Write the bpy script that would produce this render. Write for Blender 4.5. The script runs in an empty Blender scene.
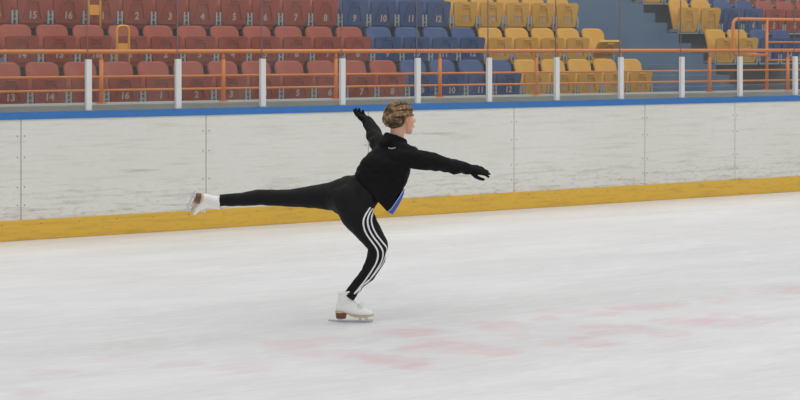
import bpy, bmesh, math, random
from mathutils import Vector, Matrix, noise
from mathutils.bvhtree import BVHTree
random.seed(7)
scn = bpy.context.scene
COL = scn.collection
PI = math.pi
# ------------------------------------------------------------------ camera frame (rink axes: X along the boards, Y into the stands)
TH = math.radians(33.79)
F = 1800.0; HOR = 46.0
CAM = Vector((0, -16.04, 1.827))
R_ = Vector((math.cos(TH), -math.sin(TH), 0)); D_ = Vector((math.sin(TH), math.cos(TH), 0)); U_ = Vector((0, 0, 1))

# ------------------------------------------------------------------ helpers
def tag(o, label=None, cat=None, group=None, kind=None):
    if label: o['label'] = label
    if cat: o['category'] = cat
    if group: o['group'] = group
    if kind: o['kind'] = kind
    return o

def empty(name, loc=(0, 0, 0)):
    o = bpy.data.objects.new(name, None); COL.objects.link(o); o.location = loc
    o.empty_display_size = .1
    return o

def link(name, me, mat, parent=None, smooth=False):
    o = bpy.data.objects.new(name, me); COL.objects.link(o)
    if mat is not None:
        me.materials.clear(); me.materials.append(mat)
    if parent: o.parent = parent
    if smooth:
        me.polygons.foreach_set('use_smooth', [True] * len(me.polygons))
    return o

def obj(name, bm, mat, parent=None, smooth=False, bevel=0, recalc=True):
    if bevel:
        bmesh.ops.bevel(bm, geom=[e for e in bm.edges if e.is_manifold and e.calc_face_angle(0) > .6], offset=bevel, segments=2, affect='EDGES', profile=.5)
    if recalc:
        bmesh.ops.recalc_face_normals(bm, faces=bm.faces[:])
    me = bpy.data.meshes.new(name); bm.to_mesh(me); bm.free()
    return link(name, me, mat, parent, smooth)

def BM(): return bmesh.new()

def box(bm, x0, x1, y0, y1, z0, z1, M=None):
    vs = [bm.verts.new((x, y, z)) for x in (x0, x1) for y in (y0, y1) for z in (z0, z1)]
    if M is not None:
        for v in vs: v.co = M @ v.co
    for f in ((0, 1, 3, 2), (4, 6, 7, 5), (0, 4, 5, 1), (2, 3, 7, 6), (0, 2, 6, 4), (1, 5, 7, 3)):
        bm.faces.new([vs[i] for i in f])
    return vs

def tube(bm, pts, r, seg=10, caps=True, closed=False):
    pts = [Vector(p) for p in pts]; n = len(pts); rings = []
    rs = r if isinstance(r, (list, tuple)) else [r] * n
    prev = None
    for i, p in enumerate(pts):
        if closed: t = (pts[(i + 1) % n] - pts[i - 1])
        else: t = (pts[min(i + 1, n - 1)] - pts[max(i - 1, 0)])
        t.normalize()
        if prev is None:
            a = Vector((0, 0, 1)) if abs(t.z) < .9 else Vector((1, 0, 0))
            nn = t.cross(a).normalized()
        else:
            nn = (prev - t * prev.dot(t)).normalized()
        prev = nn; b = t.cross(nn)
        rings.append([bm.verts.new(p + rs[i] * (math.cos(2 * PI * k / seg) * nn + math.sin(2 * PI * k / seg) * b)) for k in range(seg)])
    m = n if closed else n - 1
    for i in range(m):
        A, B = rings[i], rings[(i + 1) % n]
        for k in range(seg):
            bm.faces.new((A[k], A[(k + 1) % seg], B[(k + 1) % seg], B[k]))
    if caps and not closed:
        bm.faces.new(rings[0][::-1]); bm.faces.new(rings[-1])

def prism(bm, poly, y0, y1):
    """poly in (x,z), extruded along y"""
    a = [bm.verts.new((x, y0, z)) for x, z in poly]; b = [bm.verts.new((x, y1, z)) for x, z in poly]
    bm.faces.new(a[::-1]); bm.faces.new(b); n = len(poly)
    for i in range(n): bm.faces.new((a[i], a[(i + 1) % n], b[(i + 1) % n], b[i]))

_ico = None
def unit_sphere():
    global _ico
    if _ico is None:
        b = BM(); bmesh.ops.create_icosphere(b, subdivisions=3, radius=1); _ico = [v.co.copy() for v in b.verts]; b.free()
    return _ico

def hull(bm, balls):
    """convex hull of balls (centre, radius or (rx,ry,rz[,matrix3]))"""
    t = BM()
    for c, r in balls:
        c = Vector(c)
        for s in unit_sphere():
            if isinstance(r, (int, float)): t.verts.new(c + s * r)
            elif len(r) == 4: t.verts.new(c + r[3] @ Vector((s.x * r[0], s.y * r[1], s.z * r[2])))
            else: t.verts.new(c + Vector((s.x * r[0], s.y * r[1], s.z * r[2])))
    res = bmesh.ops.convex_hull(t, input=t.verts[:])
    bad = [g for g in res['geom_interior'] if isinstance(g, bmesh.types.BMVert)]
    if bad: bmesh.ops.delete(t, geom=bad, context='VERTS')
    me = bpy.data.meshes.new('tmp'); t.to_mesh(me); t.free(); bm.from_mesh(me); bpy.data.meshes.remove(me)

def chain(bm, balls):
    for a, b in zip(balls, balls[1:]): hull(bm, [a, b])

def fuse(bm, voxel, it=6, fac=.5, disp=None):
    """union of overlapping closed shells into one continuous smooth surface"""
    bmesh.ops.recalc_face_normals(bm, faces=bm.faces[:])
    me = bpy.data.meshes.new('t'); bm.to_mesh(me); bm.free()
    o = bpy.data.objects.new('t', me); COL.objects.link(o)
    m = o.modifiers.new('r', 'REMESH'); m.mode = 'VOXEL'; m.voxel_size = voxel
    if it:
        s = o.modifiers.new('s', 'SMOOTH'); s.factor = fac; s.iterations = it
    dg = bpy.context.evaluated_depsgraph_get(); dg.update()
    out = bpy.data.meshes.new_from_object(o.evaluated_get(dg))
    bpy.data.objects.remove(o); bpy.data.meshes.remove(me)
    if disp:
        nrm = [v.normal.copy() for v in out.vertices]
        for v, n in zip(out.vertices, nrm): v.co = v.co + n * disp(v.co, n)
    return out

def text_mesh(s, size, depth=.001):
    c = bpy.data.curves.new('t', 'FONT'); c.body = s; c.size = size; c.extrude = depth; c.align_x = 'CENTER'; c.align_y = 'CENTER'
    c.resolution_u = 3; c.offset = .004
    o = bpy.data.objects.new('t', c); COL.objects.link(o)
    dg = bpy.context.evaluated_depsgraph_get(); dg.update()
    me = bpy.data.meshes.new_from_object(o.evaluated_get(dg)); bpy.data.objects.remove(o)
    me.transform(Matrix.Rotation(PI / 2, 4, 'X'))
    return me

# ------------------------------------------------------------------ materials
def lin(c):
    return tuple([(x / 255 / 12.92) if x / 255 <= .04045 else ((x / 255 + .055) / 1.055) ** 2.4 for x in c] + [1])

def mat(name, rgb, rough=.5, metal=0, spec=.5, var=.0, scale=8, bump=0, bscale=60, stretch=None):
    m = bpy.data.materials.new(name); m.use_nodes = True; nt = m.node_tree; N = nt.nodes; L = nt.links
    b = N['Principled BSDF']; b.inputs['Roughness'].default_value = rough; b.inputs['Metallic'].default_value = metal
    b.inputs['Specular IOR Level'].default_value = spec
    c = lin(rgb); b.inputs['Base Color'].default_value = c
    tc = N.new('ShaderNodeTexCoord')
    if var:
        mp = N.new('ShaderNodeMapping'); L.new(tc.outputs['Object'], mp.inputs[0])
        if stretch: mp.inputs['Scale'].default_value = stretch
        n = N.new('ShaderNodeTexNoise'); n.inputs['Scale'].default_value = scale; n.inputs['Detail'].default_value = 6
        L.new(mp.outputs[0], n.inputs['Vector'])
        mx = N.new('ShaderNodeMix'); mx.data_type = 'RGBA'
        mx.inputs[6].default_value = tuple(x * (1 - var) for x in c[:3]) + (1,)
        mx.inputs[7].default_value = tuple(min(1, x * (1 + var)) for x in c[:3]) + (1,)
        L.new(n.outputs[0], mx.inputs[0]); L.new(mx.outputs[2], b.inputs['Base Color'])
    if bump:
        n2 = N.new('ShaderNodeTexNoise'); n2.inputs['Scale'].default_value = bscale; n2.inputs['Detail'].default_value = 4
        L.new(tc.outputs['Object'], n2.inputs['Vector'])
        bp = N.new('ShaderNodeBump'); bp.inputs['Strength'].default_value = bump; bp.inputs['Distance'].default_value = .004
        L.new(n2.outputs[0], bp.inputs['Height']); L.new(bp.outputs[0], b.inputs['Normal'])
    return m

M = dict(
    red=mat('seat_red_plastic', (158, 70, 46), .5, var=.2, scale=5, bump=.15, bscale=90),
    blue=mat('seat_blue_plastic', (50, 76, 124), .5, var=.15, scale=5, bump=.15, bscale=90),
    yellow=mat('seat_yellow_plastic', (212, 158, 52), .5, var=.1, scale=5, bump=.15, bscale=90),
    zinc=mat('galvanised_steel', (165, 168, 168), .45, .3, var=.1),
    bolt=mat('dark_bolt', (60, 62, 64), .5, .5),
    number=mat('number_paint', (190, 165, 158), .6),
    orange=mat('orange_enamel', (226, 130, 50), .35, var=.06, scale=4),
    amber=mat('yellow_enamel', (232, 158, 40), .4, var=.06, scale=4),
    post=mat('white_post_paint', (214, 214, 212), .4, var=.05, scale=6),
    joint=mat('joint_strip', (112, 102, 102), .5),
    cap=mat('blue_cap_plastic', (48, 112, 178), .35, var=.12, scale=7, stretch=(1, 1, 4)),
    concrete=mat('concrete', (166, 166, 158), .85, var=.15, scale=4, bump=.2, bscale=30),
    terrace=mat('terrace_dark_paint', (80, 84, 90), .8, var=.12, scale=3),
    stairs=mat('stair_blue_paint', (84, 108, 132), .7, var=.1, scale=5),
    dark=mat('board_backing', (128, 126, 106), .8),
    black=mat('jacket_black', (15, 15, 16), .85, spec=.2, bump=.6, bscale=45),
    legging=mat('leggings_black', (17, 17, 18), .7, spec=.22, bump=.2, bscale=120),
    glove=mat('glove_black', (16, 16, 18), .9, spec=.2, bump=.4, bscale=160),
    white=mat('stripe_white', (225, 228, 230), .7),
    skin=mat('skin', (216, 170, 140), .5, spec=.35, var=.06, scale=18),
    ear=mat('ear_skin', (212, 148, 122), .5, spec=.35),
    lip=mat('lip', (190, 110, 105), .45),
    eyew=mat('eye_white', (235, 235, 232), .2),
    iris=mat('iris', (70, 90, 110), .2),
    leather=mat('boot_leather', (228, 227, 222), .35, var=.07, scale=22, bump=.15, bscale=40),
    sole=mat('boot_sole', (196, 176, 140), .5, var=.15, scale=25),
    heel=mat('heel_brown', (104, 66, 44), .4, var=.2, scale=30, stretch=(1, 1, 5)),
    steel=mat('blade_steel', (190, 192, 196), .22, .9),
    lace=mat('lace', (236, 235, 230), .8),
    shirt=mat('shirt_blue', (52, 92, 178), .8, var=.1, scale=20),
    logo=mat('reflective_mark', (185, 188, 192), .4),
    screw=mat('screw', (128, 124, 104), .5, .4),
)

def hair_mat(k=1.0):
    m = mat('hair_brown', (128, 98, 66), .5, spec=.4); nt = m.node_tree; N = nt.nodes; L = nt.links
    tc = N.new('ShaderNodeTexCoord'); n = N.new('ShaderNodeTexNoise'); n.inputs['Scale'].default_value = 26; n.inputs['Detail'].default_value = 6; n.inputs['Distortion'].default_value = 1.5
    r = N.new('ShaderNodeValToRGB'); e = r.color_ramp.elements
    e[0].position = .36; e[0].color = lin((62 * k, 45 * k, 30 * k)); e[1].position = .68; e[1].color = lin((178 * k, 147 * k, 106 * k))
    x = e.new(.5); x.color = lin((116 * k, 90 * k, 62 * k))
    L.new(tc.outputs['Object'], n.inputs['Vector']); L.new(n.outputs[0], r.inputs[0]); L.new(r.outputs[0], N['Principled BSDF'].inputs['Base Color'])
    bp = N.new('ShaderNodeBump'); bp.inputs['Strength'].default_value = .7; bp.inputs['Distance'].default_value = .005
    L.new(n.outputs[0], bp.inputs['Height']); L.new(bp.outputs[0], N['Principled BSDF'].inputs['Normal'])
    return m
M['hair'] = hair_mat(); M['hair_shaded'] = hair_mat(.62)  # darker copy for the cap: shade in the gaps between plaits, painted as colour

def glass_mat():
    m = bpy.data.materials.new('rink_glass'); m.use_nodes = True; nt = m.node_tree; N = nt.nodes; L = nt.links; N.clear()
    o = N.new('ShaderNodeOutputMaterial'); t = N.new('ShaderNodeBsdfTransparent'); t.inputs[0].default_value = (.97, .98, .975, 1)
    d = N.new('ShaderNodeBsdfDiffuse'); d.inputs[0].default_value = (.75, .76, .74, 1)
    g = N.new('ShaderNodeBsdfGlossy'); g.inputs['Roughness'].default_value = .03
    fr = N.new('ShaderNodeFresnel'); fr.inputs[0].default_value = 1.45
    tc = N.new('ShaderNodeTexCoord'); n = N.new('ShaderNodeTexNoise'); n.inputs['Scale'].default_value = 2.2; n.inputs['Detail'].default_value = 5
    L.new(tc.outputs['Object'], n.inputs['Vector'])
    mr = N.new('ShaderNodeMapRange'); mr.inputs[1].default_value = .3; mr.inputs[2].default_value = .8; mr.inputs[3].default_value = .012; mr.inputs[4].default_value = .045
    L.new(n.outputs[0], mr.inputs[0])
    # scuff lines left by pucks and sticks
    mp = N.new('ShaderNodeMapping'); mp.inputs['Scale'].default_value = (.6, 1, 5); mp.inputs['Rotation'].default_value = (0, .25, 0)
    w = N.new('ShaderNodeTexNoise'); w.inputs['Scale'].default_value = 9; w.inputs['Detail'].default_value = 3
    L.new(tc.outputs['Object'], mp.inputs[0]); L.new(mp.outputs[0], w.inputs['Vector'])
    mw = N.new('ShaderNodeMapRange'); mw.inputs[1].default_value = .68; mw.inputs[2].default_value = .78; mw.inputs[4].default_value = .12
    L.new(w.outputs[0], mw.inputs[0])
    ad = N.new('ShaderNodeMath'); L.new(mr.outputs[0], ad.inputs[0]); L.new(mw.outputs[0], ad.inputs[1])
    m1 = N.new('ShaderNodeMixShader'); m2 = N.new('ShaderNodeMixShader')
    L.new(ad.outputs[0], m1.inputs[0]); L.new(t.outputs[0], m1.inputs[1]); L.new(d.outputs[0], m1.inputs[2])
    ge = N.new('ShaderNodeNewGeometry'); iv = N.new('ShaderNodeMath'); iv.operation = 'SUBTRACT'; iv.inputs[0].default_value = 1; L.new(ge.outputs['Backfacing'], iv.inputs[1])
    fm = N.new('ShaderNodeMath'); fm.operation = 'MULTIPLY'; L.new(fr.outputs[0], fm.inputs[0]); L.new(iv.outputs[0], fm.inputs[1]); L.new(fm.outputs[0], m2.inputs[0]); L.new(m1.outputs[0], m2.inputs[1]); L.new(g.outputs[0], m2.inputs[2])
    L.new(m2.outputs[0], o.inputs[0]); return m
M['glass'] = glass_mat()

def board_mat(name, base, dirt, kick=False):
    m = bpy.data.materials.new(name); m.use_nodes = True; nt = m.node_tree; N = nt.nodes; L = nt.links
    b = N['Principled BSDF']; b.inputs['Roughness'].default_value = .45; b.inputs['Specular IOR Level'].default_value = .35
    g = N.new('ShaderNodeNewGeometry'); sx = N.new('ShaderNodeSeparateXYZ'); L.new(g.outputs['Position'], sx.inputs[0])
    def nz(scale, st, det=6, lo=.5, hi=.7, rot=0, dist=0):
        mp = N.new('ShaderNodeMapping'); mp.inputs['Scale'].default_value = st; mp.inputs['Rotation'].default_value = (0, rot, 0); L.new(g.outputs['Position'], mp.inputs[0])
        n = N.new('ShaderNodeTexNoise'); n.inputs['Scale'].default_value = scale; n.inputs['Detail'].default_value = det; n.inputs['Distortion'].default_value = dist; L.new(mp.outputs[0], n.inputs['Vector'])
        r = N.new('ShaderNodeMapRange'); r.inputs[1].default_value = lo; r.inputs[2].default_value = hi; L.new(n.outputs[0], r.inputs[0]); return r.outputs[0]
    def ma(op, a, c, cl=False):
        x = N.new('ShaderNodeMath'); x.operation = op; x.use_clamp = cl
        for i, v in enumerate((a, c)):
            if isinstance(v, (int, float)): x.inputs[i].default_value = v
            else: L.new(v, x.inputs[i])
        return x.outputs[0]
    lowz = N.new('ShaderNodeMapRange'); lowz.inputs[1].default_value = .55; lowz.inputs[2].default_value = .18; lowz.inputs[3].default_value = .2; lowz.inputs[4].default_value = 1; L.new(sx.outputs[2], lowz.inputs[0])
    s1 = nz(5, (.35, 1, 5), 8, .5, .72, .02)           # long scuffs
    s2 = nz(22, (.5, 1, 1.8), 8, .52, .74, -.05, .4)        # small scuffs
    s3 = nz(1.2, (.5, 1, 1.2), 3, .35, .75)            # blotches
    s4 = nz(60, (1, 1, 1), 2, .72, .76)                # specks
    s5 = nz(3.2, (.22, 1, 4.5), 4, .66, .74, .03)        # stick and puck streaks
    if kick:
        d = ma('ADD', ma('MULTIPLY', s1, .35), ma('MULTIPLY', s2, .3), True)
    else:
        a = ma('ADD', ma('MULTIPLY', ma('MULTIPLY', s2, lowz.outputs[0]), .5), ma('MULTIPLY', s5, .34))
        c = ma('MULTIPLY', ma('MULTIPLY', s1, lowz.outputs[0]), .35)
        e = ma('ADD', ma('MULTIPLY', s1, .12), ma('MULTIPLY', s4, .4))
        d = ma('ADD', ma('ADD', ma('ADD', a, c), e), ma('MULTIPLY', s3, .10), True)
    mx = N.new('ShaderNodeMix'); mx.data_type = 'RGBA'; mx.inputs[6].default_value = lin(base); mx.inputs[7].default_value = lin(dirt)
    L.new(d, mx.inputs[0]); L.new(mx.outputs[2], b.inputs['Base Color']); return m
M['board'] = board_mat('board_white_plastic', (222, 221, 214), (146, 140, 112))
M['kick'] = board_mat('kick_plate_yellow', (222, 178, 70), (160, 132, 60), True)

def ice_pt(px, py):
    Z = F * CAM.z / (py - HOR); return CAM + Z * (D_ + (px - 400) / F * R_) - Vector((0, 0, CAM.z))

def ice_mat():
    m = bpy.data.materials.new('ice'); m.use_nodes = True; nt = m.node_tree; N = nt.nodes; L = nt.links
    b = N['Principled BSDF']; b.inputs['Roughness'].default_value = .32; b.inputs['Specular IOR Level'].default_value = .3
    g = N.new('ShaderNodeNewGeometry')
    def nz(scale, st, det, lo, hi, rot=0, dist=0):
        mp = N.new('ShaderNodeMapping'); mp.inputs['Scale'].default_value = st; mp.inputs['Rotation'].default_value = (0, 0, rot); L.new(g.outputs['Position'], mp.inputs[0])
        n = N.new('ShaderNodeTexNoise'); n.inputs['Scale'].default_value = scale; n.inputs['Detail'].default_value = det; n.inputs['Distortion'].default_value = dist; L.new(mp.outputs[0], n.inputs['Vector'])
        r = N.new('ShaderNodeMapRange'); r.inputs[1].default_value = lo; r.inputs[2].default_value = hi; L.new(n.outputs[0], r.inputs[0]); return r.outputs[0], n
    def mixc(fac, A, B, k=1.0):
        mx = N.new('ShaderNodeMix'); mx.data_type = 'RGBA'
        if k != 1:
            q = N.new('ShaderNodeMath'); q.operation = 'MULTIPLY'; q.inputs[1].default_value = k; L.new(fac, q.inputs[0]); fac = q.outputs[0]
        L.new(fac, mx.inputs[0])
        for i, v in ((6, A), (7, B)):
            if isinstance(v, tuple): mx.inputs[i].default_value = v
            else: L.new(v, mx.inputs[i])
        return mx.outputs[2]
    big, _ = nz(.45, (.35, 1, 1), 5, .38, .66, .1)
    mid, _ = nz(1.6, (.3, 1, 1), 7, .45, .7, -.25, .6)
    mid2, _ = nz(2.2, (.35, 1.2, 1), 7, .5, .72, .45, .8)
    fine, nf = nz(14, (.25, 1.6, 1), 6, .5, .75, .2, 1)
    c = mixc(big, lin((229, 227, 228)), lin((214, 214, 213)))
    c = mixc(mid, c, lin((242, 241, 242)), .55)
    c = mixc(mid2, c, lin((208, 208, 207)), .3)
    c = mixc(fine, c, lin((204, 205, 206)), .4)
    f2, _ = nz(7, (.5, 1.8, 1), 9, .48, .72, -.6, 1.5)
    c = mixc(f2, c, lin((243, 242, 243)), .45)
    f3, _ = nz(5, (.25, 2.2, 1), 9, .5, .7, .7, .8)
    c = mixc(f3, c, lin((208, 208, 208)), .3)
    # worn red lettering under the ice: broken strokes of pale red paint
    wn = N.new('ShaderNodeTexNoise'); wn.inputs['Scale'].default_value = 2.5; wn.inputs['Detail'].default_value = 4; L.new(g.outputs['Position'], wn.inputs['Vector'])
    ws = N.new('ShaderNodeVectorMath'); ws.operation = 'SUBTRACT'; L.new(wn.outputs[1], ws.inputs[0]); ws.inputs[1].default_value = (.5, .5, .5)
    wk = N.new('ShaderNodeVectorMath'); wk.operation = 'SCALE'; wk.inputs['Scale'].default_value = .35; L.new(ws.outputs[0], wk.inputs[0])
    wa = N.new('ShaderNodeVectorMath'); L.new(g.outputs['Position'], wa.inputs[0]); L.new(wk.outputs[0], wa.inputs[1])
    prev = None
    blobs = [(412,332,38,5,.8),(436,340,30,4,.55),(498,325,34,6,.75),(560,310,26,4,.45),(520,337,24,4,.45),(452,345,34,6,.75),(480,350,50,6,.9),(420,349,26,4,.8),(405,362,32,6,.75),
             (588,342,34,6,.8),(560,344,26,4,.5),(612,330,40,6,.65),(640,306,40,5,.7),(660,304,32,4,.6),(668,333,30,5,.6),(720,320,52,8,.75),(676,321,34,4,.55),
             (790,290,24,4,.7),(752,293,26,3,.5),(716,299,22,4,.4),(540,318,22,3,.5),(610,314,30,3,.5),
             (290,345,34,5,.5),(340,354,46,6,.6),(385,358,30,6,.7),(250,368,36,6,.4),(180,366,34,5,.4),(60,373,30,6,.35),(30,393,20,5,.5),(335,340,30,3,.45),(120,360,30,4,.3),(450,318,24,3,.35)]
    for (x, y, hl, hh, k) in blobs:
        p = ice_pt(x, y); a = ice_pt(x - hl, y + .04 * hl); bb = ice_pt(x + hl, y - .04 * hl); q = ice_pt(x, y - hh) - p
        hx = (bb - a).length / 2; ang = math.atan2((bb - a).y, (bb - a).x)
        hy = abs(q.length)
        mp = N.new('ShaderNodeMapping'); mp.vector_type = 'TEXTURE'
        mp.inputs['Location'].default_value = (p.x, p.y, 0); mp.inputs['Rotation'].default_value = (0, 0, ang); mp.inputs['Scale'].default_value = (hx, max(hy, .12), 1)
        L.new(wa.outputs[0], mp.inputs[0])
        sp = N.new('ShaderNodeVectorMath'); sp.operation = 'MULTIPLY'; sp.inputs[1].default_value = (1, 1, 0); L.new(mp.outputs[0], sp.inputs[0])
        ln = N.new('ShaderNodeVectorMath'); ln.operation = 'LENGTH'; L.new(sp.outputs[0], ln.inputs[0])
        mr = N.new('ShaderNodeMapRange'); mr.inputs[1].default_value = 1.15; mr.inputs[2].default_value = .6; mr.inputs[4].default_value = min(1, k * 1.2); L.new(ln.outputs['Value'], mr.inputs[0])
        if prev is None: prev = mr.outputs[0]
        else:
            mm = N.new('ShaderNodeMath'); mm.operation = 'MAXIMUM'; L.new(prev, mm.inputs[0]); L.new(mr.outputs[0], mm.inputs[1]); prev = mm.outputs[0]
    br, _ = nz(5, (.6, 1.3, 1), 7, .30, .58, .9, .8)
    mu = N.new('ShaderNodeMath'); mu.operation = 'MULTIPLY'; L.new(prev, mu.inputs[0]); L.new(br, mu.inputs[1])
    c = mixc(mu.outputs[0], c, lin((220, 190, 192)), .78)
    L.new(c, b.inputs['Base Color'])
    bp = N.new('ShaderNodeBump'); bp.inputs['Strength'].default_value = .25; bp.inputs['Distance'].default_value = .003; L.new(nf.outputs[0], bp.inputs['Height']); L.new(bp.outputs[0], b.inputs['Normal'])
    return m
M['ice'] = ice_mat()

# ------------------------------------------------------------------ setting
b = BM(); box(b, -14, 36, -34, -.02, -.1, 0); tag(obj('floor', b, M['ice']), 'white ice sheet with worn pale red markings', kind='structure')
b = BM(); box(b, -14, 36, -.02, 9.6, -.1, -.005); tag(obj('floor_stands', b, M['concrete']), kind='structure')
# parapet in front of the stands
b = BM(); box(b, -6, 30, .98, 1.72, -.005, 1.225)
tag(obj('wall_parapet', b, M['concrete'], bevel=.008), 'low grey concrete parapet behind the glass', kind='structure')
# terraces
ROW0 = 2.48; RP = .79; RISE = .458; FL0 = .80; SP = .45; X1 = 9.12
XE = X1 + 16 * SP + .27           # end of left block
XS = 18.34                        # start of right block
b = BM()
poly = [(1.72, 0)]
for k in range(6):
    y0 = ROW0 - .42 + k * RP if k else 1.72
    poly += [(y0, FL0 + k * RISE), (ROW0 - .42 + (k + 1) * RP, FL0 + k * RISE)]
poly += [(ROW0 - .42 + 6 * RP, 0)]
def terrace(name, x0, x1):
    b = BM(); a = [b.verts.new((x0, y, z)) for y, z in poly]; c = [b.verts.new((x1, y, z)) for y, z in poly]; n = len(poly)
    b.faces.new(a); b.faces.new(c[::-1])
    for i in range(n): b.faces.new((a[i], a[(i + 1) % n], c[(i + 1) % n], c[i]))
    tag(obj(name, b, M['terrace']), kind='structure')
terrace('trim_1', -6, XE); terrace('trim_2', XS, 30)
# blue stairs: three steps to each terrace
sp_ = [(1.725, 0)]; ns = 15
for i in range(ns):
    y = 1.725 if i == 0 else ROW0 - .42 + (i - 1) * RP / 3 + .0
    z = FL0 + i * RISE / 3
    y2 = ROW0 - .42 + i * RP / 3
    sp_ += [(y, z), (y2, z)]
sp_ += [(sp_[-1][0], 0)]
b = BM(); a = [b.verts.new((XE, y, z)) for y, z in sp_]; c = [b.verts.new((XS, y, z)) for y, z in sp_]; n = len(sp_)
b.faces.new(a); b.faces.new(c[::-1])
for i in range(n): b.faces.new((a[i], a[(i + 1) % n], c[(i + 1) % n], c[i]))
o = obj('staircase', b, M['stairs']); tag(o, 'blue painted stairs climbing between the yellow seat blocks', 'stairs')
b = BM(); box(b, -6, 30, 6.9, 7.1, 0, 8); tag(obj('wall_back', b, M['terrace']), kind='structure')

# ------------------------------------------------------------------ boards
seams = [2.57, 4.51, 6.448, 8.40, 10.33, 12.27, 14.21, 15.67, 17.61, 19.55]
blabels = ['white rink board panel just past the left edge of the view', 'narrow strip of white rink board panel at the left edge of the photo',
           'white rink board panel left of the raised skate', 'white rink board panel behind the stretched out leg',
           'white rink board panel behind the outstretched arm in front', 'white scuffed rink board panel directly right of the hand of the skater',
           'short white rink board panel, second from the right edge', 'white rink board panel at the right edge of the photo',
           'white rink board panel just past the right edge of the view']
for i in range(len(seams) - 1):
    x0, x1 = seams[i], seams[i + 1]
    e = empty('dasher_board', (x0, 0, 0)); tag(e, blabels[i], 'rink board', 'rink boards')
    w = x1 - x0; g = .004
    b = BM(); box(b, g, w - g, 0, .012, .17, 1.135); obj('board_panel', b, M['board'], e)
    b = BM(); box(b, 0, w, -.012, .0, 0, .19); obj('kick_plate', b, M['kick'], e)
    b = BM(); box(b, 0, w, .013, .07, 0, 1.13); obj('frame', b, M['dark'], e)
    for xx in (.035, w - .035):
        for zz in (.33, .5, .78, .98):
            b = BM(); tube(b, [(xx, .004, zz), (xx, -.0025, zz)], .0065, 8); obj('screw', b, M['screw'], e)
    k = max(2, int(w / .33))
    for j in range(k):
        b = BM(); xx = (j + .5) * w / k; tube(b, [(xx, -.01, .15), (xx, -.0145, .15)], .006, 8); obj('kick_plate_screw', b, M['screw'], e)
e = empty('cap_rail', (2.57, 0, 1.136)); tag(e, 'long blue plastic cap along the top of the white boards', 'cap rail')
b = BM(); box(b, 0, 16.98, -.014, .12, .0, .065); obj('cap', b, M['cap'], e, bevel=.008)
for j in range(52):
    xx = .2 + j * .325; b = BM(); tube(b, [(xx, -.012, .04), (xx, -.0165, .04)], .005, 8); obj('screw', b, M['screw'], e)

# glass bays: a short post, a tall pane to its right and the strip that joins it to the next pane
PX0 = 7.147 - .96; PS = .9605
ords = ['first', 'second', 'third', 'fourth', 'fifth', 'sixth', 'seventh', 'eighth', 'ninth', 'tenth', 'eleventh', 'twelfth', 'thirteenth']
for i in range(-1, 12):
    x = PX0 + i * PS
    lab = 'clear rink glass standing on the blue cap just right of the %s white post' % ords[i - 1] if i > 0 else ('clear rink glass at the left edge, left of the first white post' if i == 0 else 'clear rink glass just beyond the left edge')
    b = BM(); box(b, .003, PS - .003, .0, .012, 0, 1.7)
    g = obj('rink_glass', b, M['glass']); g.location = (x, .062, 1.203); tag(g, lab, 'rink glass', 'clear glass sheets on top of the boards')
    if i < 0: continue
    e = empty('glass_post', (x, .06, 1.203))
    lab = 'short white metal post on the blue cap, %s from the left' % ords[i - 1] if i > 0 else 'short white metal post just beyond the left edge'
    tag(e, lab, 'post', 'short white posts holding the rink glass')
    b = BM(); box(b, -.028, .028, -.042, .0, .004, .495); obj('post', b, M['post'], e, bevel=.003)
    b = BM(); box(b, -.045, .045, -.05, .0, -.001, .008); obj('base_plate', b, M['zinc'], e)
    b = BM(); box(b, -.005, .005, -.006, .0, .495, 1.7); obj('joint_strip', b, M['joint'], e)

# ------------------------------------------------------------------ orange rails
e = empty('guard_rail', (0, 1.26, 1.225)); tag(e, 'long low orange pipe rail on the concrete parapet behind the glass', 'railing')
b = BM(); tube(b, [(2, 0, .543), (24, 0, .543)], .024, 14); obj('handrail', b, M['orange'], e, True)
for z in (.282, .142):
    b = BM(); tube(b, [(2, 0, z), (24, 0, z)], .0125, 10); obj('middle_rail', b, M['orange'], e, True)
for i in range(-1, 10):
    x = 7.835 + i * 1.435 - (.085 if i == 5 else 0)
    p = BM(); tube(p, [(x, 0, 0), (x, 0, .46)], .023, 12); tube(p, [(x, 0, .45), (x, 0, .53)], [.022, .009], 12); po = obj('post', p, M['orange'], e, True)
    p = BM(); tube(p, [(x, 0, 0), (x, 0, .012)], .052, 16); fo = obj('flange', p, M['orange'], po)
e = empty('aisle_rail', (0, 1.56, 1.225)); tag(e, 'taller orange pipe rail in front of the seats at the right edge', 'railing')
def arc(x, z, r, a0, a1, n=6): return [(x + r * math.cos(a0 + (a1 - a0) * k / n), 0, z + r * math.sin(a0 + (a1 - a0) * k / n)) for k in range(n + 1)]
top = .965; xl = 17.16
b = BM(); tube(b, [(17.79, 0, .48), (xl + .08, 0, .48)] + arc(xl + .08, .56, .08, -PI / 2, -PI, 5) + arc(xl + .08, top - .08, .08, PI, PI / 2, 5) + [(21, 0, top)], .022, 12)
obj('handrail', b, M['orange'], e, True)
for z in (.655, .41):
    b = BM(); tube(b, [(17.79, 0, z), (21, 0, z)], .0125, 10); obj('middle_rail', b, M['orange'], e, True)
for x in (17.79, 19.2, 20.6):
    b = BM(); tube(b, [(x, 0, 0), (x, 0, top)], .022, 12); po = obj('post', b, M['orange'], e, True)
    b = BM(); box(b, x - .06, x + .06, -.045, .045, 0, .012); obj('flange', b, M['orange'], po)

# ------------------------------------------------------------------ seats
def rrect(w0, w1, z0, z1, r0, r1, n=5):
    """rounded trapezoid: w0 half width at z0, w1 at z1"""
    pts = []
    for cx, cz, r, a0 in ((w0 - r0, z0 + r0, r0, -PI / 2), (w1 - r1, z1 - r1, r1, 0), (-w1 + r1, z1 - r1, r1, PI / 2), (-w0 + r0, z0 + r0, r0, PI)):
        for k in range(n + 1):
            a = a0 + k * PI / 2 / n; pts.append((cx + r * math.cos(a), cz + r * math.sin(a)))
    return pts

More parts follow.
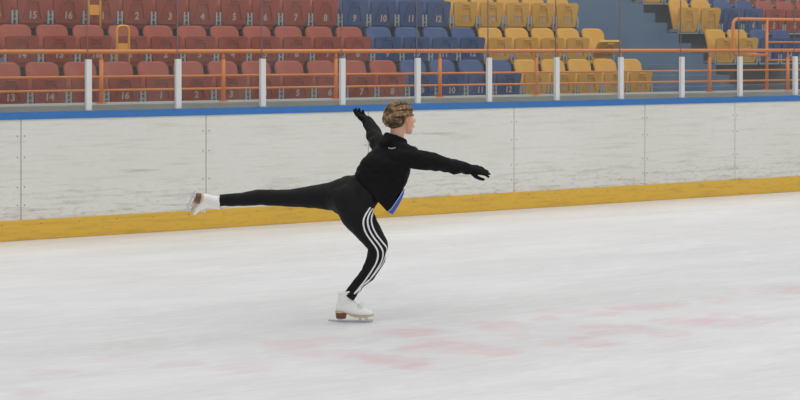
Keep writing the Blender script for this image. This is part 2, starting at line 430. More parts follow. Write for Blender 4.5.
def shell(poly, y0, y1, lean=0, curve=0, bevel=.006):
    b = BM(); prism(b, poly, y0, y1)
    bmesh.ops.bevel(b, geom=[e for e in b.edges if abs(e.verts[0].co.y - e.verts[1].co.y) < 1e-6], offset=bevel, segments=2, affect='EDGES')
    for v in b.verts: v.co.y += lean * v.co.z + curve * v.co.x ** 2
    return b
def back_bm():
    b = shell(rrect(.18, .196, .36, .85, .03, .085), .12, .15, 0)
    for v in b.verts:
        z = v.co.z; v.co.y += .26 * (z - .40) - .6 * v.co.x ** 2
    return b
def panel_bm():
    b = shell(rrect(.168, .200, 0, .30, .03, .035), 0, .035, 0)
    # raised ribs of the underside: an A shaped stiffener, its crossbars and a hand grip
    for s in (-1, 1):
        box(b, -.008, .008, -.016, .002, -.085, .095, Matrix.Translation((s * .088, 0, .14)) @ Matrix.Rotation(-s * .24, 4, 'Y'))
    box(b, -.068, .068, -.016, .002, .226, .24); box(b, -.055, .055, -.02, .002, .262, .276)
    box(b, -.09, .09, -.010, .002, .132, .142)
    return b
def grip_bm():
    b = BM(); prism(b, rrect(.05, .042, .246, .262, .005, .005, 3), -.004, .001); return b
def bracket_bm(s):
    b = BM()
    box(b, -.011, .011, -.015, .0, -.01, .15, Matrix.Translation((s * .198, 0, 0)))
    box(b, -.004, .004, -.015, .17, -.005, .05, Matrix.Translation((s * .203, 0, 0)))
    box(b, -.010, .010, .12, .368, -.01, .03, Matrix.Translation((s * .199, 0, 0)))
    box(b, -.02, .02, .362, .369, -.03, .06, Matrix.Translation((s * .196, 0, 0)))
    return b
def beam_bm():
    b = BM(); box(b, -.205, .205, -.012, .02, -.03, -.011); return b
def me_of(bm, m, smooth=False):
    bmesh.ops.recalc_face_normals(bm, faces=bm.faces[:]); me = bpy.data.meshes.new('m'); bm.to_mesh(me); bm.free(); me.materials.append(m); return me
PANZ = .385
meshes = {}
for c in ('red', 'blue', 'yellow'):
    meshes[c, 'back'] = me_of(back_bm(), M[c]); meshes[c, 'panel'] = me_of(panel_bm(), M[c])
meshes['L'] = me_of(bracket_bm(-1), M['zinc']); meshes['R'] = me_of(bracket_bm(1), M['zinc']); meshes['beam'] = me_of(beam_bm(), M['zinc'])
bb = BM(); tube(bb, [(0, -.012, .045), (0, .02, .045)], .012, 8); tube(bb, [(0, -.006, .1), (0, .02, .1)], .009, 8); meshes['bolt'] = me_of(bb, M['zinc'])
dig = {}
for n in range(1, 19):
    me = text_mesh(str(n), .11); me.materials.append(M['number']); dig[n] = me

def seat(x, k, colour, num, label, group, half=False, number=True):
    e = empty('stadium_seat', (x, ROW0 + k * RP, FL0 + k * RISE)); tag(e, label, 'seat', group)
    def ch(nm, me, p=e, loc=(0, 0, 0), rot=0):
        o = bpy.data.objects.new(nm, me); COL.objects.link(o); o.parent = p; o.location = loc; o.rotation_euler = (rot, 0, 0); return o
    ch('backrest', meshes[colour, 'back'], e, (0, 0, 0 if k == 0 else -.035))
    fs = 1.22 if x > XS else (1.12 if k == 2 else 1.0); PANZ = .385 - (.06 if x > XS else 0)
    # the tip-up seat hinges at its lower rear edge
    pn = ch('seat_panel', meshes[colour, 'panel'], e, (0, 0, PANZ), 0); pn.scale = (1, 1, fs); pn.rotation_euler = (math.radians(7), 0, 0)
    if half:
        pn.rotation_euler = (math.radians(42), 0, 0); pn.location = (0, .01, PANZ + .02)
    if number:
        t = ch('seat_number', dig[num], pn, (0, -.0035, .082))
    for s in 'LR':
        br = ch('bracket', meshes[s], e, (0, 0, PANZ)); br.scale = (1, 1, 1 if x < XS else .84)
        ch('bolt', meshes['bolt'], br, ((-.212 if s == 'L' else .212), 0, 0))
    if x > XS: ch('crossbar', meshes['beam'], e, (0, 0, PANZ))
    return e
def colour_of(i): return 'red' if i <= 8 else ('blue' if i <= 12 else 'yellow')
rown = ['front row', 'second row', 'third row']
first = [-3, -2, -2]
for k in range(3):
    for i in range(first[k], 18):
        num = i if i >= 1 else i + 16
        c = colour_of(i)
        extra = ''
        if i < 1: extra = ', far left'
        if k == 1 and i == 17: lab = 'yellow tip-up seat hanging half open at the stairs end of the second row'
        else: lab = '%s tip-up seat number %d in the %s%s' % (c, num, rown[k], extra)
        seat(X1 + (i - 1) * SP, k, c, num, lab, '%s seats in the %s' % (c, rown[k]), half=(k == 1 and i == 17))
XR = 18.66
pat = {1: 'yybbbb', 2: 'yybbrrrr', 3: 'ybbbrrrrr'}
cn = dict(y='yellow', b='blue', r='red')
rr = {1: 'lowest row right of the blue stairs', 2: 'middle row right of the blue stairs', 3: 'topmost row right of the blue stairs'}
cnt = {1: 4, 2: 7, 3: 8}
for k in (1, 2, 3):
    for i in range(cnt[k]):
        c = cn[pat[k][i]]
        seat(XR + i * SP, k, c, i + 1, '%s tip-up seat, %s from the stairs in the %s' % (c, ords[i], rr[k]), '%s seats in the %s' % (c, rr[k]), number=(k > 0))

# yellow arched guards between seats 16 and 1
def guard(k, label):
    e = empty('arched_guard', (X1 - SP / 2 - .03, ROW0 + (k - .42) * RP, FL0 + k * RISE)); tag(e, label, 'guard', 'yellow arched guards among the red seats')
    w = .075; h = .80; r = .05
    pts = [(-w, 0, 0), (-w, 0, h - r)] + [(-w + r - r * math.cos(a), 0, h - r + r * math.sin(a)) for a in [PI / 8 * q for q in range(1, 5)]]
    pts += [(w - r + r * math.sin(a), 0, h - r + r * math.cos(a)) for a in [PI / 8 * q for q in range(0, 5)]] + [(w, 0, 0)]
    b = BM(); tube(b, pts, .015, 10); obj('arch', b, M['amber'], e, True)
    b = BM(); box(b, -w, w, -.004, .004, .48, .60); obj('plate', b, M['amber'], e)
    b = BM(); tube(b, [(-w, 0, .18), (w, 0, .18)], .01, 8); obj('crossbar', b, M['amber'], e, True)
guard(1, 'yellow arched guard standing between red seats of the second row')
guard(2, 'yellow guard with crossbars between red seats at the top edge')

# ------------------------------------------------------------------ the skater
Z0 = F * CAM.z / (322 - HOR)
FOOT = ice_pt(352, 322)
def P(px, py, dv=0.0):
    """point at picture height/width, dv metres behind the plane of the standing skate, relative to the figure's base"""
    return CAM + (Z0 + dv) * (D_ + (px - 400) / F * R_ + (HOR - py) / F * U_) - FOOT
man = empty('person', FOOT)
tag(man, 'skater in black jacket and striped leggings gliding on one leg, arms spread, hair braided up', 'person')

HC = P(401, 118, .02)
al = math.radians(35)
FD = (R_ * math.cos(al) + D_ * math.sin(al)); SD = FD.cross(U_)      # face direction, her right side (towards camera)
FD2 = (FD + U_ * .04).normalized()
HM = Matrix((FD, SD, U_)).transposed()                                # head frame: x face, y right ear, z up
def H(x, y, z): return HC + HM @ Vector((x, y, z))
def E(c, rx, ry, rz): return (H(*c), (rx, ry, rz, HM))

legR = [(P(349, 199, -.05), .112), (P(356.5, 214, -.06), .108), (P(366.5, 228.5, -.06), .088), (P(378.2, 245.5, -.04), .066), (P(376, 259, -.03), .061), (P(368, 274, -.015), .051), (P(358, 284, 0), .040), (P(348.6, 297.2, 0), .041)]
legL = [(P(344, 194.5, .06), .110), (P(330, 196.5, .09), .094), (P(315, 196.5, .11), .078), (P(300, 197.5, .13), .065), (P(286, 198, .15), .056), (P(272, 197.5, .16), .054), (P(258, 197.5, .17), .054), (P(240, 199.5, .185), .045), (P(217, 200.5, .2), .040)]
armR = [(P(403.5, 157, -.12), .062), (P(413, 158.5, -.15), .064), (P(425, 160.5, -.16), .062), (P(441, 163.5, -.14), .050), (P(455, 166.5, -.08), .047), (P(468, 169, -.03), .036)]
armL = [(P(384, 150, .12), .066), (P(379, 144, .22), .062), (P(375.5, 137, .34), .054), (P(372, 129.5, .44), .046), (P(367.5, 121.5, .53), .037)]

# body: one continuous figure under the clothes, the head and neck show
b = BM()
hull(b, [E((-.018, 0, .022), .092, .074, .084), E((.018, 0, .005), .07, .066, .08)])
hull(b, [E((.02, 0, -.01), .068, .064, .05), E((.038, 0, -.065), .045, .046, .035), E((.066, 0, -.093), .022, .024, .018)])
hull(b, [E((.07, 0, .012), .022, .034, .03), E((.075, 0, -.035), .018, .026, .03)])
hull(b, [(H(.095, 0, .016), .007), (H(.113, 0, -.022), .009), (H(.09, 0, -.032), .012)])
hull(b, [E((.088, .0, -.056), .012, .022, .010), E((.084, 0, -.064), .012, .02, .008)])
for s in (-1, 1):
    hull(b, [E((.058, s * .042, -.022), .022, .018, .018), E((.052, s * .045, -.04), .014, .014, .014)])
neck0 = P(397, 148, .01)
hull(b, [(H(-.02, 0, -.05), .050), (H(-.035, 0, -.12), .047)]); hull(b, [(H(-.035, 0, -.12), .047), (neck0, .055)])
thin = lambda ch: [(c, r * .78) for c, r in ch]
hull(b, [(P(386, 152, .10), .040), (P(402, 158, -.10), .040), (P(384, 172, .03), .06), (P(388, 172, -.03), .06)])
hull(b, [(P(386, 172, .0), .07), (P(370, 186, .0), .07)]); hull(b, [(P(370, 186, 0), .07), (P(353, 194, .0), .085)])
chain(b, thin(legR[:-1]) + [(P(347.5, 299, 0), .022)]); chain(b, thin(legL[:-1]) + [(legL[-1][0] - R_ * .02, .024)]); chain(b, [(c, r * .62) for c, r in armR]); chain(b, [(c, r * .62) for c, r in armL])
body = link('body', fuse(b, .006, 5), M['skin'], man, True)
# ears, eyes, lips
for s in (1, -1):
    b = BM()
    pts = [H(.004 + .017 * math.cos(a), s * (.079 + .007 * math.cos(a + 2.6)), -.018 + .029 * math.sin(a)) for a in [PI * 2 * q / 14 for q in range(14)]]
    tube(b, pts, .0055, 8, closed=True); hull(b, [(H(.006, s * .073, -.012), (.012, .006, .018, HM)), (H(.008, s * .073, -.038), (.007, .006, .009, HM))])
    link('ear', fuse(b, .0025, 2), M['ear'], body, True)
for s in (1, -1):
    b = BM(); hull(b, [(H(.079, s * .03, .0), .0115)]); obj('eyeball', b, M['eyew'], body, True)
for s in (1, -1):
    b = BM(); hull(b, [(H(.0868, s * .031, 0), .0055)]); obj('iris', b, M['iris'], body, True)
b = BM(); hull(b, [E((.0985, 0, -.0555), .003, .018, .0035)]); hull(b, [E((.097, 0, -.063), .003, .015, .004)]); obj('lips', b, M['lip'], body, True)
for s in (1, -1):
    b = BM(); tube(b, [H(.087, s * .015, .016), H(.081, s * .033, .021), H(.068, s * .047, .014)], [.0022, .0028, .0018], 6); obj('eyebrow', b, M['hair'], body, True)

# hair: cap of hair, plaits running back, coiled bun
b = BM()
hull(b, [E((-.022, 0, .018), .095, .078, .087), E((.02, 0, .03), .076, .069, .070)]); hull(b, [E((-.04, 0, -.03), .068, .06, .045)])
me = fuse(b, .005, 3)
t = BM(); t.from_mesh(me)
bmesh.ops.bisect_plane(t, geom=t.verts[:] + t.edges[:] + t.faces[:], plane_co=H(.078, 0, .045), plane_no=HM @ Vector((.93, 0, -.38)), clear_outer=True)
bmesh.ops.bisect_plane(t, geom=t.verts[:] + t.edges[:] + t.faces[:], plane_co=H(-.03, 0, -.068), plane_no=HM @ Vector((.30, 0, -1)), clear_outer=True)
HI = HM.transposed()
def bare(c):
    q = HI @ (c - HC); return q.x > -.022 and q.z < .020 + .45 * q.x      # around the ears and temples
bmesh.ops.delete(t, geom=[f for f in t.faces if bare(f.calc_center_median())], context='FACES')
hair = obj('hair', t, M['hair_shaded'], man, True)
bun_c = (-.108, .004, -.005)
def plait(pts, r):
    b = BM(); pts = [Vector(p) for p in pts]
    segs = []
    for i in range(len(pts) - 1):
        for q in range(6): segs.append(pts[i].lerp(pts[i + 1], q / 6))
    segs.append(pts[-1])
    for strand in range(3):
        path = []
        for i, p in enumerate(segs):
            d = (segs[min(i + 1, len(segs) - 1)] - segs[max(i - 1, 0)]).normalized(); up = (p - Vector((-.01, 0, .01))).normalized(); sd = d.cross(up).normalized()
            ph = i * .8 + strand * 2 * PI / 3
            path.append(H(*(p + sd * math.sin(ph) * r * .85 + up * (math.sin(2 * ph) * r * .4))))
        tube(b, path, r * .62, 7)
    return b
def on_skull(az, el, k=1.03):   # az: angle across the head, el: front to back
    c = Vector((-.016, 0, .016)); d = Vector((math.cos(el), math.sin(az) * abs(math.sin(el)) ** .6, math.cos(az) * abs(math.sin(el)) ** .6 )).normalized()
    return c + Vector((d.x * .098 * k, d.y * .081 * k, d.z * .089 * k))
for az in (-1.4, -.9, -.3, .3, .9, 1.38, 1.95):
    els = [.75, 1.1, 1.5, 1.9, 2.3, 2.7] if abs(az) < 1.2 else [1.0, 1.35, 1.7, 2.05, 2.4, 2.75]
    if az > 1.6: els = [1.95, 2.15, 2.4, 2.6, 2.8]
    obj('plait', plait([on_skull(az, e_) for e_ in els], .0145), M['hair'], hair, True)
for rr_, dx in ((.034, 0), (.017, -.018)):
    pts = [Vector((bun_c[0] + dx - .006 * math.sin(3 * a), bun_c[1] + rr_ * math.cos(a), bun_c[2] + rr_ * math.sin(a))) for a in [2 * PI * q / 12 for q in range(13)]]
    b = BM()
    for strand in range(3):
        path = []
        n_ = 48
        for i in range(n_):
            a = 2 * PI * i / n_; ph = a * 7 + strand * 2 * PI / 3
            R2 = rr_ + .008 * math.sin(ph); path.append(H(bun_c[0] + dx + .006 * math.cos(ph), bun_c[1] + R2 * math.cos(a), bun_c[2] + R2 * math.sin(a)))
        tube(b, path, .0095, 7, closed=True)
    if rr_ > .03: hull(b, [E((bun_c[0] + .006, bun_c[1], bun_c[2]), .02, .035, .035)])
    obj('bun', b, M['hair'], hair, True)

# leggings
def folds(p, n, amp=.0022, f=(16, 16, 38)):
    return amp * noise.noise(Vector((p.x * f[0], p.y * f[1], p.z * f[2]))) * 2
b = BM(); chain(b, legR); chain(b, legL)
hull(b, [(P(350, 192.5, .0), .115), (P(345, 194.5, .06), .108), (P(350, 199, -.05), .108), (P(334, 196.2, .08), .095)]); hull(b, [(P(349, 199, -.05), .112), (P(337, 197, .06), .088), (P(353, 208, -.06), .10)])
hull(b, [(P(350, 192.5, 0), .11), (P(367, 186, 0), .095)]); hull(b, [(P(362, 202, -.05), .09), (P(370, 192, -.02), .085), (P(358, 194, 0), .10)])
lm = fuse(b, .006, 8, disp=lambda p, n: folds(p, n, .0018, (22, 22, 22)))
t = BM(); t.from_mesh(lm)
def near(cond):
    fs = [f for f in t.faces if cond(f.calc_center_median())]; es = {e for f in fs for e in f.edges}; vs = {v for f in fs for v in f.verts}
    return list(vs) + list(es) + fs
bmesh.ops.bisect_plane(t, geom=near(lambda c: c.dot(R_) < -.5), plane_co=P(220, 200, .2), plane_no=-R_, clear_outer=True)
an = (P(350.5, 294) - P(358, 284)).normalized()
bmesh.ops.bisect_plane(t, geom=near(lambda c: c.z < .4), plane_co=P(349.2, 297.2), plane_no=an, clear_outer=True)
bmesh.ops.holes_fill(t, edges=[e for e in t.edges if e.is_boundary])
leg = obj('leggings', t, M['legging'], man, True)
lb = BM(); lb.from_mesh(leg.data); bvh = BVHTree.FromBMesh(lb)
s1 = [(371, 207), (366.5, 213), (363.5, 220), (363.8, 227), (367, 235), (374, 244.5), (378, 252), (377, 261), (372.5, 269.5), (366.5, 278.5), (359.5, 287.5), (353.8, 294.5)]
s3 = [(375.5, 209), (372, 215), (371.5, 222), (374, 230), (379, 238), (386, 246.5), (388.5, 254), (385.5, 263), (380, 271), (373.5, 280), (366, 289), (359.3, 296.5)]
def cr(p0, p1, p2, p3, t):
    return tuple(.5 * (2 * b_ + (c_ - a_) * t + (2 * a_ - 5 * b_ + 4 * c_ - d_) * t * t + (-a_ + 3 * b_ - 3 * c_ + d_) * t ** 3) for a_, b_, c_, d_ in zip(p0, p1, p2, p3))
def dense(pts, n=6):
    o = []
    for i in range(len(pts) - 1):
        for q in range(n): o.append(cr(pts[max(i - 1, 0)], pts[i], pts[i + 1], pts[min(i + 2, len(pts) - 1)], q / n))
    return o + [pts[-1]]
for j in range(3):
    path = dense([(a_[0] * (1 - j / 2) + c_[0] * j / 2, a_[1] * (1 - j / 2) + c_[1] * j / 2) for a_, c_ in zip(s1, s3)])
    pts = []
    for (x, y) in path:
        q = P(x, y, -.5); hit, nn, _, _ = bvh.ray_cast(q, (q - (CAM - FOOT)).normalized())
        if hit is None: hit, nn, _, _ = bvh.find_nearest(P(x, y, -.07))
        pts.append((hit, nn))
    # even out and re-seat on the cloth
    b = BM(); rows = []
    for i in range(len(pts)):
        h = sum((pts[max(0, min(len(pts) - 1, i + d))][0] for d in (-2, -1, 0, 1, 2)), Vector()) / 5
        pn_ = pts[min(i + 1, len(pts) - 1)][0] - pts[max(i - 1, 0)][0]
        h2, nn, _, _ = bvh.find_nearest(h)
        sd = nn.cross(pn_).normalized(); w = .0058
        row = []
        for k_ in (-1, -.4, .4, 1):
            h3, n3, _, _ = bvh.find_nearest(h2 + sd * w * k_ + nn * .003); row.append(b.verts.new(h3 + n3 * (.0022 if abs(k_) < 1 else .0004)))
        rows.append(row)
    for A, B in zip(rows, rows[1:]):
        for k_ in range(3): b.faces.new((A[k_], A[k_ + 1], B[k_ + 1], B[k_]))
    o = obj('stripe', b, M['white'], leg, True, recalc=False); o['label'] = 'white stripe down the outside of the leg'

# jacket
b = BM()
hem = [(P(358.5, 180, .03), .045), (P(360, 181, -.05), .045), (P(387, 207, .04), .042), (P(383, 207, -.05), .045), (P(374, 197, -.07), .05), (P(375, 196, .07), .05)]
mid = [(P(370, 163, .07), .06), (P(369, 167, -.04), .06), (P(399, 180, .05), .055), (P(398, 180, -.06), .055)]
che = [(P(379, 155, .11), .062), (P(401, 166, -.10), .066), (P(386, 152, .02), .06), (P(401, 168, .04), .06)]
hull(b, hem + mid); hull(b, mid + che)
hull(b, che + [(P(385, 150, .12), .058), (P(403.5, 157, -.12), .058), (P(396, 146, .01), .06)])
chain(b, armR); chain(b, armL)
# hood lying behind the neck, collar around it
hull(b, [(P(386, 138.5, .05), .032), (P(391, 140, -.05), .036), (P(385, 145, .02), .045), (P(396, 147, -.06), .03)]); hull(b, [(P(404, 147, -.05), .026), (P(412, 154, -.13), .05), (P(396, 150, .0), .05), (P(390, 143, -.03), .035)])
ring = []
for q in range(12):
    a = 2 * PI * q / 12
    c = H(-.045 + .066 * math.cos(a), .066 * math.sin(a), -.138 - .032 * math.cos(a) )
    ring.append((c, .013))
for q in range(12): hull(b, [ring[q], ring[(q + 1) % 12], (ring[q][0] + Vector((0, 0, -.035)) + (P(393, 150) - ring[q][0]) * .2, .02)])
def jf(p, n):
    a = noise.noise(Vector((p.x * 11, p.y * 11, p.z * 15))) * .008
    u = p.dot(R_)
    c = noise.noise(Vector((u * 26 + p.z * 10, p.dot(D_) * 8, p.z * 30 - u * 6))) * .007
    return a + c + .001
jm = fuse(b, .006, 7, disp=jf)
t = BM(); t.from_mesh(jm)
A_, B_ = P(353, 172), P(391, 214.5)
hn = (B_ - A_).cross(D_).normalized(); hn = hn if hn.z < 0 else -hn
bmesh.ops.bisect_plane(t, geom=t.verts[:] + t.edges[:] + t.faces[:], plane_co=A_, plane_no=hn, clear_outer=True)
bmesh.ops.holes_fill(t, edges=[e for e in t.edges if e.is_boundary])
jk = obj('jacket', t, M['black'], man, True)
jb = BM(); jb.from_mesh(jk.data); jv = BVHTree.FromBMesh(jb)
# blue lining showing along the open front hem
b = BM(); rows = []
line = [((402.8, 190), (404.8, 189.0)), ((399.5, 196), (403.6, 194.5)), ((395.5, 202), (401.2, 200.5)), ((391, 208.5), (397.6, 207)), ((387.5, 211.5), (392.5, 214.6))]
for (a_, c_) in line:
    r0 = [b.verts.new(P(a_[0], a_[1], d_)) for d_ in (-.075, .02)]; r1 = [b.verts.new(P(c_[0], c_[1], d_)) for d_ in (.02, -.055)]; rows.append(r0 + r1)
for A, B in zip(rows, rows[1:]):
    for k_ in range(4): b.faces.new((A[k_], A[(k_ + 1) % 4], B[(k_ + 1) % 4], B[k_]))
b.faces.new(rows[0]); b.faces.new(rows[-1][::-1])
o = obj('shirt_hem', b, M['shirt'], man, False); o['label'] = 'bright blue cloth edge showing below the black jacket'
b = BM(); tube(b, [P(a_[0] + .6, a_[1], -.077) for a_, c_ in line], .002, 6); obj('piping', b, M['white'], o, True)
# small mark below the hood
b = BM(); pts = []
for x, y in ((388.5, 147.8), (391, 148.6), (393.5, 148.4), (395.5, 147.6)):
    q = P(x, y, -.6); hit, nn, _, _ = jv.ray_cast(q, (q - (CAM - FOOT)).normalized())
    if hit: pts.append(hit)
if len(pts) > 2: tube(b, pts, .0035, 6)
o = obj('reflective_mark', b, M['logo'], jk, True); o['label'] = 'small pale mark below the hood'
# cuffs
for ch, nm in ((armR, 'R'), (armL, 'L')):
    c, r = ch[-1]; d = (ch[-1][0] - ch[-2][0]).normalized()
    b = BM(); tube(b, [c - d * .03, c - d * .005, c + d * .018], [r * 1.04, r * 1.06, r * .96], 20); obj('cuff', b, M['black'], jk, True)

# gloves
def glove(w, x, y, curls, thumb, L=.088, name='glove'):
    """w wrist, x finger direction, y across from index to little finger, z back of hand"""
    x = x.normalized(); y = (y - x * y.dot(x)).normalized(); z = x.cross(y)
    T = lambda a, b_, c: w + x * a + y * b_ + z * c
    b = BM()
    hull(b, [(T(-.05, 0, 0), .031), (T(0, 0, 0), .027)])
    hull(b, [(T(0, -.008, 0), .024), (T(0, .01, 0), .024), (T(L * .95, -.028, 0), .014), (T(L * .9, .03, 0), .013), (T(L, 0, .002), .014)])
    lens = [.068, .076, .070, .055]
    for i, yy in enumerate((-.031, -.0105, .0105, .030)):
        a = 0; p = T(L * (.82 if i < 3 else .74), yy * .9, 0); q = p; balls = [(p, .0115)]; sp = (i - 1.5) * .05
        ang = .1
        for s, seg in enumerate((.5, .3, .25)):
            q = q + (x * math.cos(ang) * math.cos(sp) + y * math.sin(sp) - z * math.sin(ang)) * (lens[i] * seg + (.012 if s == 0 else 0)); balls.append((q, .0105 - .0012 * s)); ang += curls[i]
        chain(b, balls)
    t0 = T(.018, -.018, -.008); t1 = T(.045, -.048, -.018); t2 = T(.045, -.048, -.018) + (x * thumb[0] + y * thumb[1] + z * thumb[2]).normalized() * .032
    t3 = t2 + (x * (thumb[0] + .5) + y * thumb[1] * .4 + z * thumb[2]).normalized() * .024
    chain(b, [(t0, .017), (t1, .0135), (t2, .0115), (t3, .0095)])
    link(name, fuse(b, .0032, 3), M['glove'], man, True)
glove(P(469, 169, -.03), P(489.5, 171.2, .03) - P(469, 169, -.03), (D_ * .80 + U_ * .60), (.25, .08, .1, .2), (.9, -.35, -.1), L=.078)
glove(P(367.5, 121.5, .535), P(357, 112.5, .62) - P(367.5, 121.5, .535), (R_ * .15 + U_ * .35 + D_ * .9), (.3, .3, .35, .4), (1, -.12, -.35), L=.062)

# ice skates
def skate(Mx):
    T = lambda x, y, z: Mx @ Vector((x, y, z))
    R3 = Mx.to_3x3()
    def el(c, rx, ry, rz): return (T(*c), (rx, ry, rz, R3))
    b = BM()
    hull(b, [el((-.040, 0, .192), .050, .041, .012), el((-.052, 0, .135), .046, .037, .03)])
    hull(b, [el((-.052, 0, .135), .046, .037, .03), el((-.068, 0, .092), .042, .034, .03)])
    hull(b, [el((-.068, 0, .094), .043, .034, .028), el((-.02, 0, .098), .05, .036, .04), el((.03, 0, .072), .04, .04, .034)])
    hull(b, [el((-.03, 0, .135), .03, .03, .04), el((.02, 0, .095), .03, .034, .025)])
    hull(b, [el((.03, 0, .072), .045, .042, .034), el((.075, .002, .062), .04, .043, .026), el((.112, .002, .059), .030, .034, .022)])
    me = fuse(b, .004, 4); boot = link('ice_skate', me, M['leather'], man, True); boot['label'] = 'white leather figure skate boot'
    # collar pad, tongue
    b = BM(); tube(b, [T(-.040 + .045 * math.cos(a), .038 * math.sin(a), .197 + .010 * math.cos(a)) for a in [2 * PI * q / 20 for q in range(20)]], .007, 8, closed=True); obj('collar', b, M['leather'], boot, True)
    b = BM(); hull(b, [el((.0, 0, .205), .006, .026, .018), el((-.002, 0, .165), .008, .026, .02)]); obj('tongue', b, M['leather'], boot, True)
    # sole
    out = []
    def prof(x): # bottom height of sole and half width
        z = .062 if x < -.05 else (.062 + (.034 - .062) * min(1, (x + .05) / .08) ** .8 if x < .03 else .034 + max(0, x - .09) * .18)
        w = .032 * math.sqrt(max(0, 1 - ((-x - .07) / .042) ** 2)) if x < -.07 else (.032 - .006 * math.sin((x + .07) / .07 * PI / 1) if x < 0 else (.030 + .012 * math.sin(min(1, x / .075) * PI / 2) if x < .08 else .042 * math.sqrt(max(0, 1 - ((x - .08) / .066) ** 2))))
        return z, max(w, .004)
    b = BM(); xs = [-.1118 + .2576 * q / 30 for q in range(31)]; rows = []
    for x in xs:
        z, w = prof(x); rows.append([b.verts.new(T(x, -w, z)), b.verts.new(T(x, w, z)), b.verts.new(T(x, w, z + .011)), b.verts.new(T(x, -w, z + .011))])
    for A, B in zip(rows, rows[1:]):
        for k_ in range(4): b.faces.new((A[k_], A[(k_ + 1) % 4], B[(k_ + 1) % 4], B[k_]))
    b.faces.new(rows[0][::-1]); b.faces.new(rows[-1]); o = obj('sole', b, M['sole'], boot)
    # heel
    b = BM(); lo = []; hi = []
    for q in range(16):
        a = PI / 2 + PI * q / 15; lo.append(b.verts.new(T(-.072 + .034 * math.cos(a), .027 * math.sin(a), .024))); hi.append(b.verts.new(T(-.07 + .041 * math.cos(a), .031 * math.sin(a), .066)))
    lo.append(b.verts.new(T(-.042, -.024, .024))); hi.append(b.verts.new(T(-.034, -.028, .062))); lo.append(b.verts.new(T(-.042, .024, .024))); hi.append(b.verts.new(T(-.034, .028, .062)))
    b.faces.new(lo); b.faces.new(hi[::-1])
    for q in range(18): b.faces.new((lo[q], lo[(q + 1) % 18], hi[(q + 1) % 18], hi[q]))
    o = obj('heel', b, M['heel'], boot); o['label'] = 'stacked brown heel'
    # blade with plates and posts
    b = BM(); top_ = []; bot = []
    for q in range(25):
        x = -.158 + .298 * q / 24; zb = .0 + .9 * max(0, abs(x) - .09) ** 2 + (.004 * max(0, (x - .12) / .02)); top_.append((x, .013 + (.006 if x > .10 else 0))); bot.append((x, zb))
    pl = bot + top_[::-1]; a = [b.verts.new(T(x, -.002, z)) for x, z in pl]; c = [b.verts.new(T(x, .002, z)) for x, z in pl]; n = len(pl)
    b.faces.new(a[::-1]); b.faces.new(c)
    for i in range(n): b.faces.new((a[i], a[(i + 1) % n], c[(i + 1) % n], c[i]))
    hullp = [(-.10, -.05, .024), (.035, .11, .034)]
    for x0, x1, z in hullp: box(b, x0, x1, -.017, .017, z - .003, z + .002, Mx)
    for x0, x1, z in ((-.092, -.062, .024), (.045, .062, .033), (.085, .105, .034)): box(b, x0, x1, -.003, .003, .010, z, Mx)
    obj('blade', b, M['steel'], boot)
    # laces
    lbm = BM(); lbm.from_mesh(boot.data); lv = BVHTree.FromBMesh(lbm)
    def surf(x, y, z, up=(.5, 0, .87)):
        d = (R3 @ Vector(up)).normalized(); q = T(x, y, z) + d * .08; h, nn, _, _ = lv.ray_cast(q, -d)
        return (h + nn * .002) if h else T(x, y, z)
    b = BM(); rowsl = [(.058, .085), (.044, .092), (.030, .100), (.017, .108), (.004, .118), (-.004, .135), (-.008, .155), (-.01, .175)]
    for i, (x, z) in enumerate(rowsl):
        nx = rowsl[min(i + 1, len(rowsl) - 1)]
        for s in (-1, 1):
            path = [surf(x + (nx[0] - x) * q / 5, s * (.017 - .034 * q / 5), z + (nx[1] - z) * q / 5) for q in range(6)]
            tube(b, path, .0026, 6)
    obj('laces', b, M['lace'], boot, True)
    # bow
    b = BM(); c0 = surf(.03, 0, .10) ; up = R3 @ Vector((.55, 0, .83)); fx = R3 @ Vector((1, 0, -.4)); sy = R3 @ Vector((0, 1, 0))
    for s in (-1, 1):
        lp = [c0 + sy * s * .034 * math.sin(a) * 1 + fx * .03 * (1 - math.cos(a)) * .55 + up * .016 * math.sin(a) for a in [PI * 2 * q / 14 for q in range(14)]]
        tube(b, lp, .0024, 6, closed=True)
        tube(b, [c0, c0 + sy * s * .02 + fx * .02 + up * .01, c0 + sy * s * .036 + fx * .035 - up * .008], .0022, 6)
    obj('lace_bow', b, M['lace'], boot, True)
    # eyelet facing strips along the instep
    return boot
toe = (R_ * .985 - D_ * .10).normalized(); side = U_.cross(toe)
M1 = Matrix((toe, side, U_)).transposed().to_4x4(); M1.translation = P(352, 322) ; M1.translation.z = 0
skate(M1)
toe = (-R_ * .29 - U_ * .52 + D_ * .80).normalized(); dn = (-R_ - toe * (-R_).dot(toe)).normalized(); zz = -dn; side = zz.cross(toe)
M2 = Matrix((toe, side, zz)).transposed().to_4x4()
M2.translation = P(219, 202.5, .2) - (M2.to_3x3() @ Vector((-.045, 0, .195)))
skate(M2)

# ------------------------------------------------------------------ light
w = bpy.data.worlds.new('World'); scn.world = w; w.use_nodes = True
bg = w.node_tree.nodes['Background']; bg.inputs[0].default_value = (.95, .97, 1, 1); bg.inputs[1].default_value = .52
for i, (x, y) in enumerate([(2, -8), (12, -8), (22, -8), (2, -20), (12, -20), (22, -20), (12, 1.5), (2, 1.5), (22, 1.5)]):
    l = bpy.data.lights.new('arena_lamp', 'AREA'); l.shape = 'RECTANGLE'; l.size = 9; l.size_y = 5; l.energy = 210; l.color = (1, .985, .96)
    o = bpy.data.objects.new('arena_lamp', l); COL.objects.link(o); o.location = (x, y, 9.5)

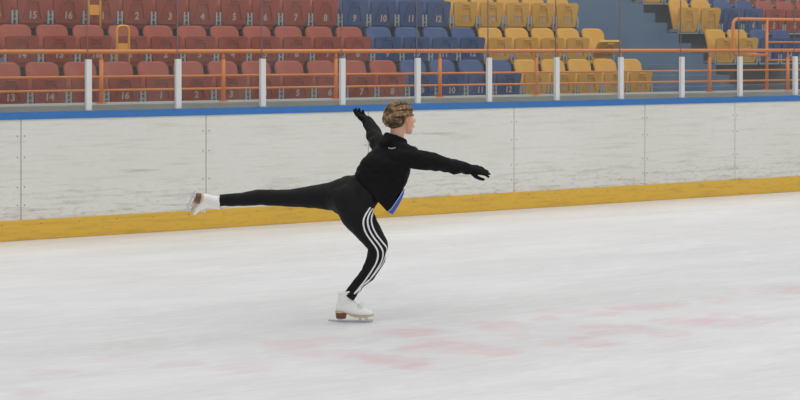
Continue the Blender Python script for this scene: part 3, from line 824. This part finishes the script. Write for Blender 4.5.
# ------------------------------------------------------------------ camera
cd = bpy.data.cameras.new('Camera'); cam = bpy.data.objects.new('Camera', cd); COL.objects.link(cam); scn.camera = cam
cd.sensor_width = 36; cd.lens = 36 * F / 800; cd.shift_y = (HOR - 200) / 800
cam.location = CAM; cam.rotation_euler = (PI / 2, 0, -TH); cd.clip_end = 200
scn.view_settings.view_transform = 'Standard'; scn.view_settings.look = 'None'; scn.view_settings.gamma = 1; scn.view_settings.exposure = .15
try: scn.view_settings.use_curve_mapping = False
except Exception: pass
